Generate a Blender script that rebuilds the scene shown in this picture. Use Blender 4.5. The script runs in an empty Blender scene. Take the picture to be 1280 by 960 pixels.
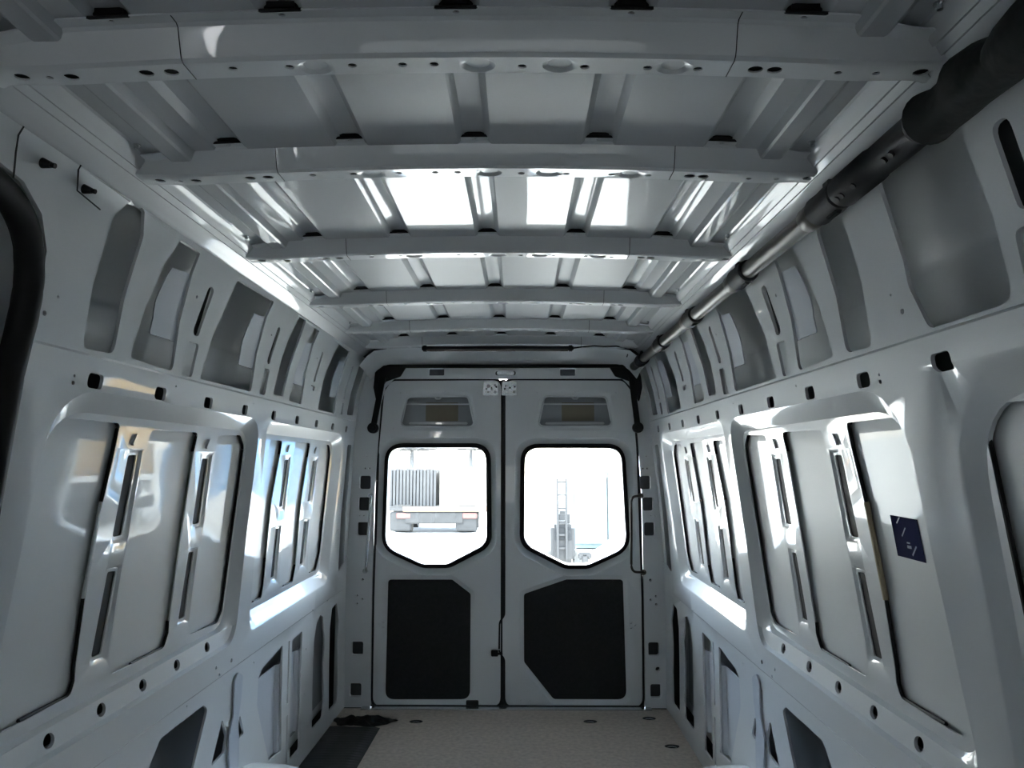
import bpy, bmesh, math, random
from mathutils import Vector, Matrix
from mathutils.geometry import delaunay_2d_cdt
random.seed(7)
S = bpy.context.scene
COL = S.collection
PI = math.pi

# ------------------------------------------------------------------ materials
def mat(name, col, rough=.5, metal=0., coat=0., spec=.5, noise=0., nscale=30., bump=0., bscale=8., emit=None):
    m = bpy.data.materials.new(name); m.use_nodes = True
    nt = m.node_tree; b = nt.nodes['Principled BSDF']
    b.inputs['Base Color'].default_value = (*col, 1)
    b.inputs['Roughness'].default_value = rough
    b.inputs['Metallic'].default_value = metal
    b.inputs['Coat Weight'].default_value = coat
    b.inputs['Coat Roughness'].default_value = .03
    b.inputs['Specular IOR Level'].default_value = spec
    if noise or bump:
        tc = nt.nodes.new('ShaderNodeTexCoord')
    if noise:
        n = nt.nodes.new('ShaderNodeTexNoise'); n.inputs['Scale'].default_value = nscale; n.inputs['Detail'].default_value = 6
        r = nt.nodes.new('ShaderNodeValToRGB')
        lo = [max(0, c * (1 - noise)) for c in col]; hi = [min(1, c * (1 + noise)) for c in col]
        r.color_ramp.elements[0].position = .3; r.color_ramp.elements[1].position = .7
        r.color_ramp.elements[0].color = (*lo, 1); r.color_ramp.elements[1].color = (*hi, 1)
        nt.links.new(tc.outputs['Object'], n.inputs['Vector']); nt.links.new(n.outputs['Fac'], r.inputs['Fac'])
        nt.links.new(r.outputs['Color'], b.inputs['Base Color'])
    if bump:
        n = nt.nodes.new('ShaderNodeTexNoise'); n.inputs['Scale'].default_value = bscale; n.inputs['Detail'].default_value = 2
        bp = nt.nodes.new('ShaderNodeBump'); bp.inputs['Strength'].default_value = 1; bp.inputs['Distance'].default_value = bump
        nt.links.new(tc.outputs['Object'], n.inputs['Vector']); nt.links.new(n.outputs['Fac'], bp.inputs['Height'])
        nt.links.new(bp.outputs['Normal'], b.inputs['Normal']); nt.links.new(bp.outputs['Normal'], b.inputs['Coat Normal'])
    if emit:
        b.inputs['Emission Color'].default_value = (*emit[0], 1); b.inputs['Emission Strength'].default_value = emit[1]
    return m

PAINT = mat('grey_gloss_paint', (.66, .68, .69), rough=.38, coat=.7, bump=.0014, bscale=3.)
SKIN = mat('grey_outer_skin_paint', (.66, .68, .685), rough=.45, coat=.35, bump=.003, bscale=2.4)
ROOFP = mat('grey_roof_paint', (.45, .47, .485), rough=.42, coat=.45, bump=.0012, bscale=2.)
PLATE = mat('blue_grey_primer_steel', (.50, .53, .58), rough=.5, coat=.35)
RUBBER = mat('black_rubber_and_shade', (.010, .010, .011), rough=.6, spec=.25)  # rubber parts; also painted shade in slots, grooves and bow gaps
PLASTIC = mat('black_plastic', (.014, .015, .017), rough=.5, spec=.25)
BOARD = mat('black_lining_board', (.010, .011, .013), rough=.8, noise=.35, nscale=60)
FOAM = mat('black_foam_wrap', (.008, .010, .010), rough=.85, bump=.004, bscale=30)
PIPEM = mat('dark_bronze_metal', (.035, .030, .023), rough=.38, metal=.35, spec=.25)
COLLAR = mat('brown_black_collar', (.05, .042, .034), rough=.38, metal=.4, spec=.3)
FLOORM = mat('brown_grey_floor_board', (.50, .435, .375), rough=.62, noise=.16, nscale=45)
SEALANT = mat('tan_sealant', (.40, .335, .22), rough=.7)
SHADE_GREY = mat('dark_grey_shade', (.30, .315, .33), rough=.6)  # dark grey stands in for shade in the lower and door openings
CAVITY = mat('dark_steel_and_shade', (.022, .024, .026), rough=.7)  # dark steel parts; also painted shade behind holes and pillar slots
STICK = mat('navy_sticker', (.003, .007, .05), rough=.8, spec=.05)
MARK = mat('pale_sticker_print', (.16, .20, .34), rough=.4)
LENS = mat('smoky_lamp_lens', (.10, .085, .07), rough=.15, coat=.8)
STEEL = mat('bright_zinc_steel', (.62, .64, .65), rough=.25, metal=.9)
SNOW = mat('snow_ground_white', (.42, .405, .385), rough=.8, noise=.06, nscale=1.2)
TRKG = mat('container_grey', (.022, .022, .023), rough=.6, noise=.2, nscale=4)
TRKW = mat('cargo_box_white', (.30, .27, .24), rough=.5)
TRKD = mat('truck_chassis_dark', (.013, .013, .0135), rough=.7, noise=.3, nscale=6)
ORANGE = mat('orange_rail_paint', (.20, .12, .07), rough=.5)
REDL = mat('red_tail_lamp_plastic', (.12, .035, .03), rough=.3)
BLUE = mat('sky_blue_tarpaulin', (.085, .125, .14), rough=.5, bump=.05, bscale=3)
YELLOW = mat('yellow_machine_paint', (.46, .27, .07), rough=.4, coat=.5)
MACHG = mat('grey_machine_paint', (.016, .016, .017), rough=.5)
TREEM = mat('grey_bare_twigs', (.05, .05, .05), rough=.9, noise=.4, nscale=3)
CLOTH = mat('black_cloth', (.007, .008, .008), rough=.9, bump=.01, bscale=25)
MATM = mat('grey_black_rubber_mat', (.022, .022, .022), rough=.55, noise=.5, nscale=14)

def glass_mat(name='window_glass', tint=(.93, .96, .95)):
    m = bpy.data.materials.new(name); m.use_nodes = True
    nt = m.node_tree; nt.nodes.clear()
    o = nt.nodes.new('ShaderNodeOutputMaterial'); mx = nt.nodes.new('ShaderNodeMixShader')
    t = nt.nodes.new('ShaderNodeBsdfTransparent'); g = nt.nodes.new('ShaderNodeBsdfGlossy'); f = nt.nodes.new('ShaderNodeFresnel')
    t.inputs['Color'].default_value = (*tint, 1); g.inputs['Roughness'].default_value = .02; f.inputs['IOR'].default_value = 1.5
    nt.links.new(f.outputs[0], mx.inputs[0]); nt.links.new(t.outputs[0], mx.inputs[1]); nt.links.new(g.outputs[0], mx.inputs[2])
    nt.links.new(mx.outputs[0], o.inputs['Surface'])
    return m
GLASS = glass_mat()
TINT = glass_mat('tinted_cab_glass', (.36, .37, .37))

# ------------------------------------------------------------------ object helpers
def tag(o, label=None, cat=None, group=None, kind=None):
    if label: o['label'] = label
    if cat: o['category'] = cat
    if group: o['group'] = group
    if kind: o['kind'] = kind
    return o
def link(name, me, m, parent=None, ang=32):
    if m is not None: me.materials.append(m)
    o = bpy.data.objects.new(name, me); COL.objects.link(o)
    if parent is not None: o.parent = parent
    for p in me.polygons: p.use_smooth = True
    me.set_sharp_from_angle(angle=math.radians(ang))
    return o
def empty(name, loc, label=None, cat=None, group=None, kind=None):
    o = bpy.data.objects.new(name, None); COL.objects.link(o); o.location = loc; o.empty_display_size = .05
    return tag(o, label, cat, group, kind)
def finish(bm, name, m, parent=None, ang=32, origin=None):
    """bm is in world coordinates; origin (or the parent's place) is taken off."""
    off = Vector(origin) if origin is not None else (Vector(parent.location) if parent is not None and parent.parent is None else (Vector(parent.matrix_world.translation) if parent is not None else Vector((0, 0, 0))))
    if parent is not None and parent.parent is not None:
        off = Vector((0, 0, 0)); q = parent
        while q is not None: off += Vector(q.location); q = q.parent
    bmesh.ops.remove_doubles(bm, verts=bm.verts, dist=1e-6)
    bmesh.ops.recalc_face_normals(bm, faces=bm.faces)
    bmesh.ops.translate(bm, verts=bm.verts, vec=-off)
    me = bpy.data.meshes.new(name); bm.to_mesh(me); bm.free()
    o = link(name, me, m, parent, ang)
    if parent is None: o.location = off
    return o
def box(bm, c, s, rot=None, bev=0.):
    r = bmesh.ops.create_cube(bm, size=1)
    M = Matrix.Translation(c) @ (rot.to_4x4() if rot is not None else Matrix.Identity(4)) @ Matrix.Diagonal((*s, 1))
    bmesh.ops.transform(bm, matrix=M, verts=r['verts'])
    if bev:
        es = {e for v in r['verts'] for e in v.link_edges}
        bmesh.ops.bevel(bm, geom=list(es), offset=bev, segments=2, affect='EDGES')
def cyl(bm, a, b, r, r2=None, seg=20, caps=True):
    a, b = Vector(a), Vector(b); d = b - a
    M = Matrix.Translation((a + b) / 2) @ d.to_track_quat('Z', 'Y').to_matrix().to_4x4()
    bmesh.ops.create_cone(bm, cap_ends=caps, segments=seg, radius1=r, radius2=r if r2 is None else r2, depth=d.length, matrix=M)
def tube(bm, pts, r, seg=10, closed=False, radii=None):
    pts = [Vector(p) for p in pts]; n = len(pts); rings = []
    up = Vector((0, 0, 1))
    for i, p in enumerate(pts):
        if closed: t = pts[(i + 1) % n] - pts[i - 1]
        else: t = pts[min(i + 1, n - 1)] - pts[max(i - 1, 0)]
        t.normalize()
        a = t.cross(up)
        if a.length < 1e-3: a = t.cross(Vector((0, 1, 0)))
        a.normalize(); b = t.cross(a); rr = radii[i] if radii else r
        rings.append([bm.verts.new(p + a * rr * math.cos(k * 2 * PI / seg) + b * rr * math.sin(k * 2 * PI / seg)) for k in range(seg)])
    m = n if closed else n - 1
    for i in range(m):
        A, B = rings[i], rings[(i + 1) % n]
        for k in range(seg):
            bm.faces.new((A[k], A[(k + 1) % seg], B[(k + 1) % seg], B[k]))
    if not closed: bm.faces.new(rings[0]); bm.faces.new(rings[-1][::-1])
def rp(pts, r=.02, n=5):
    """rounded polygon; r one radius or one per corner"""
    out = []; N = len(pts)
    for i, p in enumerate(pts):
        p = Vector(p); a = Vector(pts[i - 1]); b = Vector(pts[(i + 1) % N])
        rr = r[i] if isinstance(r, (list, tuple)) else r
        if rr <= 0: out.append(tuple(p)); continue
        u = (a - p); v = (b - p); lu, lv = u.length, v.length; u /= lu; v /= lv
        ang = max(.15, u.angle(v)); d = min(rr / math.tan(ang / 2), lu * .48, lv * .48)
        A, B = p + u * d, p + v * d
        for k in range(n + 1):
            t = k / n; out.append(tuple(A * (1 - t) ** 2 + p * 2 * t * (1 - t) + B * t * t))
    return out
def ell(cx, cy, a, b, rot=0, n=16):
    c, s = math.cos(rot), math.sin(rot)
    return [(cx + a * math.cos(k * 2 * PI / n) * c - b * math.sin(k * 2 * PI / n) * s, cy + a * math.cos(k * 2 * PI / n) * s + b * math.sin(k * 2 * PI / n) * c) for k in range(n)]
def rrect(x0, y0, x1, y1, r=.01, n=4): return rp([(x0, y0), (x1, y0), (x1, y1), (x0, y1)], r, n)
def inside(p, poly):
    x, y = p; c = False; j = len(poly) - 1
    for i in range(len(poly)):
        xi, yi = poly[i]; xj, yj = poly[j]
        if (yi > y) != (yj > y) and x < (xj - xi) * (y - yi) / (yj - yi) + xi: c = not c
        j = i
    return c
def pdist(p, poly, closed=True):
    x, y = p; best = 9e9
    for i in range(0 if closed else 1, len(poly)):
        x0, y0 = poly[i - 1]; x1, y1 = poly[i]; dx, dy = x1 - x0, y1 - y0; L = dx * dx + dy * dy
        t = 0 if L == 0 else max(0, min(1, ((x - x0) * dx + (y - y0) * dy) / L))
        d = (x - x0 - t * dx) ** 2 + (y - y0 - t * dy) ** 2
        if d < best: best = d
    return math.sqrt(best)
def sheet(outer, holes, mapf, depth=None, us=(), vs=(), loops=(), lines=(), lip=.008, bm=None):
    """pressed sheet in (u,v): real cut-outs, relief depth(u,v), every edge turned back by lip"""
    V = []; Ed = []
    def loop(L, closed=True):
        k = len(V); V.extend(Vector(p) for p in L)
        n = len(L); Ed.extend((k + i, k + (i + 1) % n) for i in range(n if closed else n - 1))
    loop(outer)
    for h in holes: loop(h)
    for l in loops: loop(l)
    u0 = min(p[0] for p in outer) - .5; u1 = max(p[0] for p in outer) + .5; v0 = min(p[1] for p in outer) - .5; v1 = max(p[1] for p in outer) + .5
    for v in vs: loop([(u0, v), (u1, v)], False)
    for u in us: loop([(u, v0), (u, v1)], False)
    for l in lines: loop(l, False)
    vv, ee, ff, *_ = delaunay_2d_cdt(V, Ed, [], 0, 1e-5)
    bm = bm or bmesh.new(); vm = {}; dep = {}
    boxes = [(min(p[0] for p in h), max(p[0] for p in h), min(p[1] for p in h), max(p[1] for p in h), h) for h in holes]
    def gv(i):
        if i not in vm:
            p = tuple(vv[i]); d = depth(*p) if depth else 0.
            dep[i] = d; vm[i] = bm.verts.new(mapf(p[0], p[1], d))
        return vm[i]
    cnt = {}
    for f in ff:
        c = (sum(vv[i][0] for i in f) / len(f), sum(vv[i][1] for i in f) / len(f))
        if not inside(c, outer) or any(a < c[0] < b and e < c[1] < g and inside(c, h) for a, b, e, g, h in boxes): continue
        try: bm.faces.new([gv(i) for i in f])
        except ValueError: continue
        for k in range(len(f)):
            e = (f[k], f[(k + 1) % len(f)]); key = tuple(sorted(e)); cnt.setdefault(key, []).append(e)
    if lip:
        lv = {}
        def gl(i):
            if i not in lv: lv[i] = bm.verts.new(mapf(vv[i][0], vv[i][1], dep[i] + lip))
            return lv[i]
        for key, es in cnt.items():
            if len(es) == 1:
                a, b = es[0]
                try: bm.faces.new((vm[a], vm[b], gl(b), gl(a)))
                except ValueError: pass
    return bm
def slab(outer, holes, mapf, d0, th, **k):
    """closed plate between depth d0 and d0+th"""
    bm = sheet(outer, holes, lambda u, v, d: mapf(u, v, d + d0), lip=th, **k)
    k.pop('depth', None)
    return sheet(outer, holes, lambda u, v, d: mapf(u, v, d + d0 + th), lip=0, bm=bm, **k)

# ------------------------------------------------------------------ the van's section
WP = [(0, .90), (.3, .905), (.8, .905), (1.1, .89), (1.54, .86), (1.75, .83), (1.96, .775), (2.1, .735)]
def W(z):
    if z <= 0: return WP[0][1]
    for (a, b), (c, d) in zip(WP, WP[1:]):
        if z <= c: return b + (d - b) * (z - a) / (c - a)
    return WP[-1][1]
def wall_map(s):
    def f(y, z, d):
        sh = .014 * max(0, min(1, (1.54 - z) / .74))
        return (s * (W(z) + d) + sh, y, z)
    return f
ZL = (.15, .3, .45, .6, .8, .95, 1.1, 1.25, 1.4, 1.54, 1.68, 1.75, 1.82, 1.89)
def ss(t): t = max(0, min(1, t)); return t * t * (3 - 2 * t)

# window blanks: outer rim O, inner rim I
OA = rp([(1.50, 1.525), (2.715, 1.525), (2.63, .745), (1.395, .745)], [.20, .10, .10, .10], 8)
IA = rp([(1.545, 1.478), (2.695, 1.478), (2.59, .808), (1.425, .808)], [.16, .08, .08, .08], 8)
OB = rp([(2.79, 1.522), (4.03, 1.518), (3.88, .745), (2.755, .745)], [.06, .10, .10, .05], 8)
IB = rp([(2.845, 1.477), (3.945, 1.474), (3.825, .808), (2.80, .808)], [.05, .09, .09, .05], 8)
O0 = rp([(.10, 1.525), (1.36, 1.525), (1.31, .745), (.10, .745)], [.1, .20, .1, .1], 8)
I0 = rp([(.16, 1.478), (1.31, 1.478), (1.27, .808), (.16, .808)], [.08, .16, .08, .08], 8)
REC = .035
def ring(O, I, t): return [(a[0] + (b[0] - a[0]) * t, a[1] + (b[1] - a[1]) * t) for a, b in zip(O, I)]
def relief(frames):
    bb = [(min(p[0] for p in O), max(p[0] for p in O), min(p[1] for p in O), max(p[1] for p in O), O, I) for O, I in frames]
    def f(y, z):
        d = .007 * ss((.662 - z) / .008) if .1 < y < 4.2 else 0
        d += .004 * ss((z - 1.598) / .006) - .0035 * ss(1 - abs(z - 1.947) / .005) + .001
        if .72 < z < 1.56: d += .016 * ss((1.455 - y) / .10) * ss((z - .76) / .05) * ss((1.545 - z) / .03)
        for a, b, c, e, O, I in bb:
            if a <= y <= b and c <= z <= e and inside((y, z), O):
                do, di = pdist((y, z), O), pdist((y, z), I)
                if inside((y, z), I): t = 1
                else: t = do / (do + di + 1e-9)
                lin = ss(t) * .12 + t * .88
                if z < .83 and len(O) and O is not OB:
                    fl_ = .34 * ss(t / .12) + .26 * max(0, min(1, (t - .12) / .76)) + .40 * ss((t - .88) / .12)
                    k = ss((.83 - z) / .03); lin = lin * (1 - k) + fl_ * k
                d += (REC - d) * lin; break
        return d
    return f

BELT = [(1.64 + .303 * k) for k in range(9)]
UPPER = [  # (outline, radius) of the openings above the belt
    rp([(1.572, 1.612), (1.697, 1.617), (1.692, 1.90), (1.655, 1.955), (1.60, 1.955), (1.558, 1.90)], [.025, .025, .03, .02, .03, .03]),
    rp([(1.765, 1.619), (1.993, 1.613), (1.968, 1.88), (1.975, 1.94), (1.858, 1.94), (1.82, 1.87)], [.015, .02, .01, .006, .01, .03]),
    rp([(2.164, 1.612), (2.586, 1.613), (2.567, 1.88), (2.59, 1.94), (2.255, 1.935), (2.213, 1.80)], [.012, .02, .01, .006, .02, .05]),
    rp([(2.814, 1.626), (2.933, 1.629), (2.985, 1.947), (2.893, 1.948), (2.845, 1.85)], [.012, .012, .01, .01, .05]),
    rp([(3.012, 1.618), (3.189, 1.617), (3.165, 1.88), (3.194, 1.941), (3.13, 1.943), (3.06, 1.87)], [.012, .015, .01, .006, .01, .03]),
    rp([(3.45, 1.615), (3.765, 1.613), (3.775, 1.88), (3.79, 1.941), (3.54, 1.944), (3.47, 1.80)], [.012, .015, .01, .006, .02, .05]),
    rp([(4.03, 1.625), (4.17, 1.63), (4.20, 1.90), (4.06, 1.90)], .015)]
SLOTS = [rp([(2.067, 1.728), (2.108, 1.728), (2.122, 1.873), (2.083, 1.875)], .019), rp([(2.043, 1.609), (2.112, 1.611), (2.12, 1.709), (2.052, 1.707)], .012),
         rp([(2.69, 1.73), (2.722, 1.73), (2.732, 1.868), (2.70, 1.87)], .015), rp([(2.663, 1.613), (2.727, 1.615), (2.732, 1.712), (2.673, 1.708)], .012),
         rp([(3.308, 1.73), (3.338, 1.73), (3.343, 1.868), (3.315, 1.87)], .013), rp([(3.282, 1.69), (3.346, 1.69), (3.348, 1.71), (3.284, 1.712)], .008),
         rp([(3.90, 1.70), (3.93, 1.70), (3.94, 1.88), (3.915, 1.88)], .012), rp([(3.89, 1.62), (3.93, 1.62), (3.93, 1.68), (3.895, 1.68)], .008)]
LOWER = [rp([(2.03, .25), (2.06, .55), (2.12, .605), (2.40, .605), (2.435, .585), (2.34, .43), (2.24, .25)], [.02, .04, .03, .02, .02, .05, .02]),
         rp([(2.558, .515), (2.60, .44), (2.585, .395), (2.475, .388)], .012), rp([(2.715, .48), (2.765, .395), (2.695, .388)], .01),
         rp([(2.89, .45), (2.895, .55), (2.94, .575), (3.18, .602), (3.20, .17), (3.045, .19)], [.05, .03, .03, .01, .01, .02]),
         rrect(3.258, .335, 3.280, .598, .006), rrect(3.262, .09, 3.284, .287, .006),
         rp([(3.315, .09), (3.455, .085), (3.462, .598), (3.31, .592)], .012),
         rp([(3.655, .10), (3.845, .09), (3.87, .16), (3.85, .35), (3.875, .46), (3.84, .52), (3.82, .59), (3.77, .605), (3.70, .58), (3.66, .50)], .02),
         rp([(3.97, .08), (4.14, .075), (4.165, .16), (4.14, .38), (4.16, .50), (4.10, .605), (4.00, .595), (3.965, .5)], .02)]
PILL = [rp([(4.125, 1.462), (4.215, 1.465), (4.20, 1.10), (4.215, .80), (4.085, .77), (4.08, 1.0)], .012)]
def tiny(side):
    T = []
    for y, z, r in [(1.56, 1.55, .004), (1.56, 1.535, .006), (2.50, .67, .006), (2.60, .69, .009), (2.64, .585, .005), (2.84, .62, .005), (2.18, .66, .005), (2.28, .64, .004), (3.60, .66, .008), (3.90, .655, .008),
                    (2.03, 1.83, .006), (2.66, 1.83, .005), (3.27, 1.83, .005), (2.02, 1.575, .004), (2.62, 1.575, .004), (2.47, .70, .007), (4.06, 1.2, .006), (1.43, 1.66, .007), (1.46, 1.70, .004), (4.02, 1.0, .006), (4.05, 1.0, .006), (3.52, .3, .005), (3.53, .5, .005), (3.58, .14, .006)]:
        T.append(ell(y, z, r, r * .8, n=8))
    return T
def build_wall(side, name):
    s = -1 if side == 'left' else 1
    holes = [rrect(y - (.03 if y < 2.5 else .025), 1.530, y + (.03 if y < 2.5 else .025), 1.564, .013) for y in BELT]
    if side == 'right': holes = [[(a - .006, b) for a, b in h] for h in holes] + [rrect(1.30, 1.530, 1.362, 1.564, .013), rrect(1.0, 1.53, 1.06, 1.564, .013), rrect(.7, 1.53, .76, 1.564, .013)]
    holes += UPPER + SLOTS + LOWER + PILL + tiny(side)
    sill = [1.435, 1.63, 1.828, 2.024, 2.22, 2.43]
    holes += [ell(y, .775, .019, .0155, .0) for y in sill]
    frames = [(OA, IA), (OB, IB)]
    loops = []
    if side == 'left':
        seal = [(-.3, 1.885), (1.18, 1.885), (1.28, 1.872), (1.35, 1.835), (1.395, 1.775), (1.412, 1.70), (1.41, 1.60), (1.40, 1.48), (1.385, 1.35), (1.37, 1.10), (1.355, .60), (1.345, .25), (1.32, .15), (1.25, .10), (-.3, .10)]
        outer = [(-.3, 1.955)] + seal + [(-.3, 0), (4.3, 0), (4.3, 1.955)]
    else:
        outer = [(-.3, 0), (4.3, 0), (4.3, 1.955), (-.3, 1.955)]
        frames.append((O0, I0))
        holes += [rp([(1.117, 1.612), (1.352, 1.61), (1.392, 1.70), (1.392, 1.925), (1.13, 1.925)], [.03, .03, .06, .03, .03]),
                  rrect(1.028, 1.735, 1.068, 1.868, .019), rrect(1.035, 1.61, 1.085, 1.712, .014), rrect(.70, 1.615, .95, 1.93, .03)]
        holes += [ell(y, .775, .019, .0155, .0) for y in (.45, .65, .85, 1.05, 1.2)]
    for O, I in frames:
        holes.append(I); loops += [O, ring(O, I, .12), ring(O, I, .5), ring(O, I, .88)]
    # sill holes would cross the ring lines, which is fine for the triangulation
    bm = sheet(outer, holes, wall_map(s), relief(frames), us=[.4 * k + .05 for k in range(0, 11)], vs=ZL + (.654, .662, 1.598, 1.604), loops=loops,
               lines=[[(1.355, .7), (1.355, 1.55)], [(1.455, .7), (1.455, 1.55)], [(1.405, .7), (1.405, 1.55)]] if side == 'right' else [[(1.455, .76), (1.455, 1.54)]])
    o = finish(bm, name, PAINT, ang=28)
    tag(o, kind='structure')
    return o, s
WALLS = {}
for side in ('left', 'right'):
    WALLS[side] = build_wall(side, 'wall_' + side)

# outer skin behind each wall
for side in ('left', 'right'):
    w, s = WALLS[side]
    f = wall_map(s)
    def dsk(y, z):
        d = .048
        d += .055 * ss((z - 1.50) / .10) + .004 * ss((z - 1.745) / .015) * ss((1.80 - z) / .04)
        d += .075 * ss((.72 - z) / .10)
        return d
    y0 = 1.0 if side == 'left' else -.3
    bm = sheet([(y0, 0), (4.34, 0), (4.34, 2.0), (y0, 2.0)], [], f, dsk, us=[.5 * k for k in range(0, 9)],
               vs=ZL + (.62, .64, .66, .68, .70, .72, 1.50, 1.52, 1.56, 1.58, 1.60, 1.745, 1.76, 1.77, 1.78, 1.79, 1.80, 1.95), lip=0)
    o = finish(bm, 'outer_skin', SKIN, w)

# stamped reinforcement sheets in the window blanks
def slot(a, b, c, d, r=.008): return rp([a, b, c, d], r, 4)
PANES_A = [rp([(1.60, 1.462), (1.825, 1.462), (1.815, 1.40), (1.785, 1.27), (1.752, 1.05), (1.738, .90), (1.740, .868), (1.728, .838), (1.50, .836), (1.452, .86), (1.475, 1.30), (1.53, 1.42)], [.03, .012, .02, .02, .02, .015, .01, .02, .02, .02, .04, .05]),
           rp([(1.98, 1.453), (2.275, 1.457), (2.257, 1.40), (2.235, 1.23), (2.192, .905), (2.194, .875), (2.172, .836), (1.89, .838), (1.878, .88), (1.935, 1.28), (1.963, 1.40)], [.03, .015, .02, .02, .015, .01, .02, .02, .02, .03, .02]),
           rp([(2.425, 1.455), (2.62, 1.461), (2.665, 1.425), (2.64, 1.2), (2.585, .86), (2.55, .826), (2.335, .835), (2.325, .87), (2.385, 1.2)], [.03, .03, .03, .05, .02, .03, .02, .02, .03])]
SL_A = [slot((1.888, 1.383), (1.93, 1.385), (1.897, 1.18), (1.853, 1.18)), slot((1.848, 1.096), (1.887, 1.093), (1.85, .90), (1.808, .90)),
        slot((2.332, 1.377), (2.376, 1.377), (2.352, 1.174), (2.305, 1.174)), slot((2.298, 1.09), (2.333, 1.088), (2.302, .895), (2.262, .895))]
PANES_B = [rp([(2.94, 1.455), (3.09, 1.455), (3.075, 1.40), (3.018, 1.218), (3.0, .985), (2.99, .88), (2.972, .83), (2.855, .832), (2.85, .88), (2.91, 1.35)], [.02, .012, .02, .02, .02, .015, .02, .02, .02, .03]),
           rp([(3.27, 1.455), (3.505, 1.455), (3.485, 1.39), (3.432, 1.19), (3.41, .90), (3.38, .828), (3.20, .832), (3.18, .9), (3.235, 1.3)], [.02, .012, .02, .02, .02, .02, .02, .02, .02]),
           rp([(3.69, 1.455), (3.86, 1.455), (3.895, 1.41), (3.82, .91), (3.76, .826), (3.62, .832), (3.60, .9), (3.66, 1.3)], [.02, .03, .03, .03, .03, .02, .02, .02])]
SL_B = [slot((3.157, 1.375), (3.205, 1.377), (3.172, 1.177), (3.13, 1.177)), slot((3.112, 1.09), (3.148, 1.088), (3.125, .892), (3.085, .892)),
        slot((3.588, 1.372), (3.635, 1.374), (3.593, 1.18), (3.545, 1.18)), slot((3.518, 1.088), (3.566, 1.086), (3.533, .892), (3.485, .892))]
PANES_0 = [rp([(.78, 1.462), (1.25, 1.464), (1.292, 1.43), (1.262, 1.1), (1.235, .86), (1.20, .836), (.75, .836)], [.03, .05, .05, .03, .03, .03, .03]), rrect(.22, .84, .62, 1.455, .03)]
SL_0 = [rrect(.68, 1.18, .72, 1.38, .008)]
def strip_relief(slots):
    """a shallow embossed border around each slot"""
    def f(u, v):
        d = 0
        for h in slots:
            cx = sum(p[0] for p in h) / len(h); cy = sum(p[1] for p in h) / len(h)
            if abs(u - cx) < .12 and abs(v - cy) < .17:
                if inside((u, v), h): k = 0
                else: k = pdist((u, v), h)
                d = max(d, .006 * ss((.017 - k) / .006))
        return d
    return f
def grow(h, k):
    cx = sum(p[0] for p in h) / len(h); cy = sum(p[1] for p in h) / len(h); hw = max(abs(p[0] - cx) for p in h); hh = max(abs(p[1] - cy) for p in h)
    return [(p[0] + k * (1 if p[0] > cx + (p[1] - cy) * .17 else -1), cy + (p[1] - cy) * (hh + k) / hh) for p in h]
def blank(side, I, panes, slots, label, name='window_blank_panel', bead=True):
    w, s = WALLS[side]; f = wall_map(s)
    cy = sum(p[0] for p in I) / len(I)
    root = empty(name, (s * .93, cy, 1.13), label, 'panel', 'stamped panels filling the side window openings')
    loops = []
    for h in slots: loops += [grow(h, .009), grow(h, .018)]
    bm = sheet(I, panes + slots, lambda u, v, d: f(u, v, d + REC), strip_relief(slots), vs=(.95, 1.1, 1.25, 1.4), loops=loops, lip=.004)
    finish(bm, 'stamped_frame', PAINT, root, 25)
    # raised pads above the upper slots
    for h in slots[0::2]:
        a = max(h, key=lambda p: p[1]); cx = sum(p[0] for p in h) / len(h)
        P = rp([(cx - .012, 1.408), (cx + .055, 1.410), (cx + .062, 1.440), (cx + .006, 1.438)], .006)
        bm = slab(P, [], f, REC - .007, .008); finish(bm, 'raised_pad', PAINT, root)
    for h in slots:
        finish(slab(grow(h, .016), [], f, REC + .0095, .0015), 'slot_shade_plate', RUBBER, root)  # black plate added in place of the shade inside the slot
    for pn in panes:
        cyy = sum(q[0] for q in pn) / len(pn)
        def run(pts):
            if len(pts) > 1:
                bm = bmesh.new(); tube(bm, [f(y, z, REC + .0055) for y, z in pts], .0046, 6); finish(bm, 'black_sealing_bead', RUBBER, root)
        up = sorted([p for p in pn if p[0] > cyy and p[1] >= 1.255], key=lambda p: -p[1])
        lo = [p for p in pn if p[0] > cyy - .02 and p[1] < 1.06]
        lo.sort(key=lambda p: (-round(p[1], 3), -p[0]))
        lo = [p for p in lo if p[1] > .86] + sorted([p for p in lo if p[1] <= .86], key=lambda p: -p[0])
        a = min(p[0] for p in pn if p[1] < .86)
        lo += [(lo[-1][0] * .4 + a * .6, lo[-1][1] + .001)]
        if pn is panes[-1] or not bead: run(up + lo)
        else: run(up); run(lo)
    if bead:
        for pn in panes[:2]:
            far = [(p[0], p[1]) for p in pn if 1.04 < p[1] < 1.28 and p[0] > sum(q[0] for q in pn) / len(pn)]
            far.sort(key=lambda p: -p[1])
            P = [f(y - .003, z, REC + .004) for y, z in far]
            if len(P) > 1:
                bm = bmesh.new(); tube(bm, P, .0065 if side == 'right' else .004, 8); o = finish(bm, 'sealant_bead', SEALANT if side == 'right' else PAINT, root)
                if side == 'right': o['label'] = 'tan sealant bead'
    return root
blank('left', IA, PANES_A, SL_A, 'large grey stamped panel in the left wall, nearer the viewer, with three panes and four slots')
blank('left', IB, PANES_B, SL_B, 'grey stamped panel in the left wall next to the rear doors, mirroring blue sky and white daylight')
blank('right', IA, PANES_A, SL_A, 'large grey stamped panel in the right wall carrying the dark blue sticker')
blank('right', IB, PANES_B, SL_B, 'grey stamped panel in the right wall closest to the rear doors, reflecting cream daylight')
blank('right', I0, PANES_0, SL_0, 'grey stamped panel cut off by the right edge of the photo', bead=False)

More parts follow.
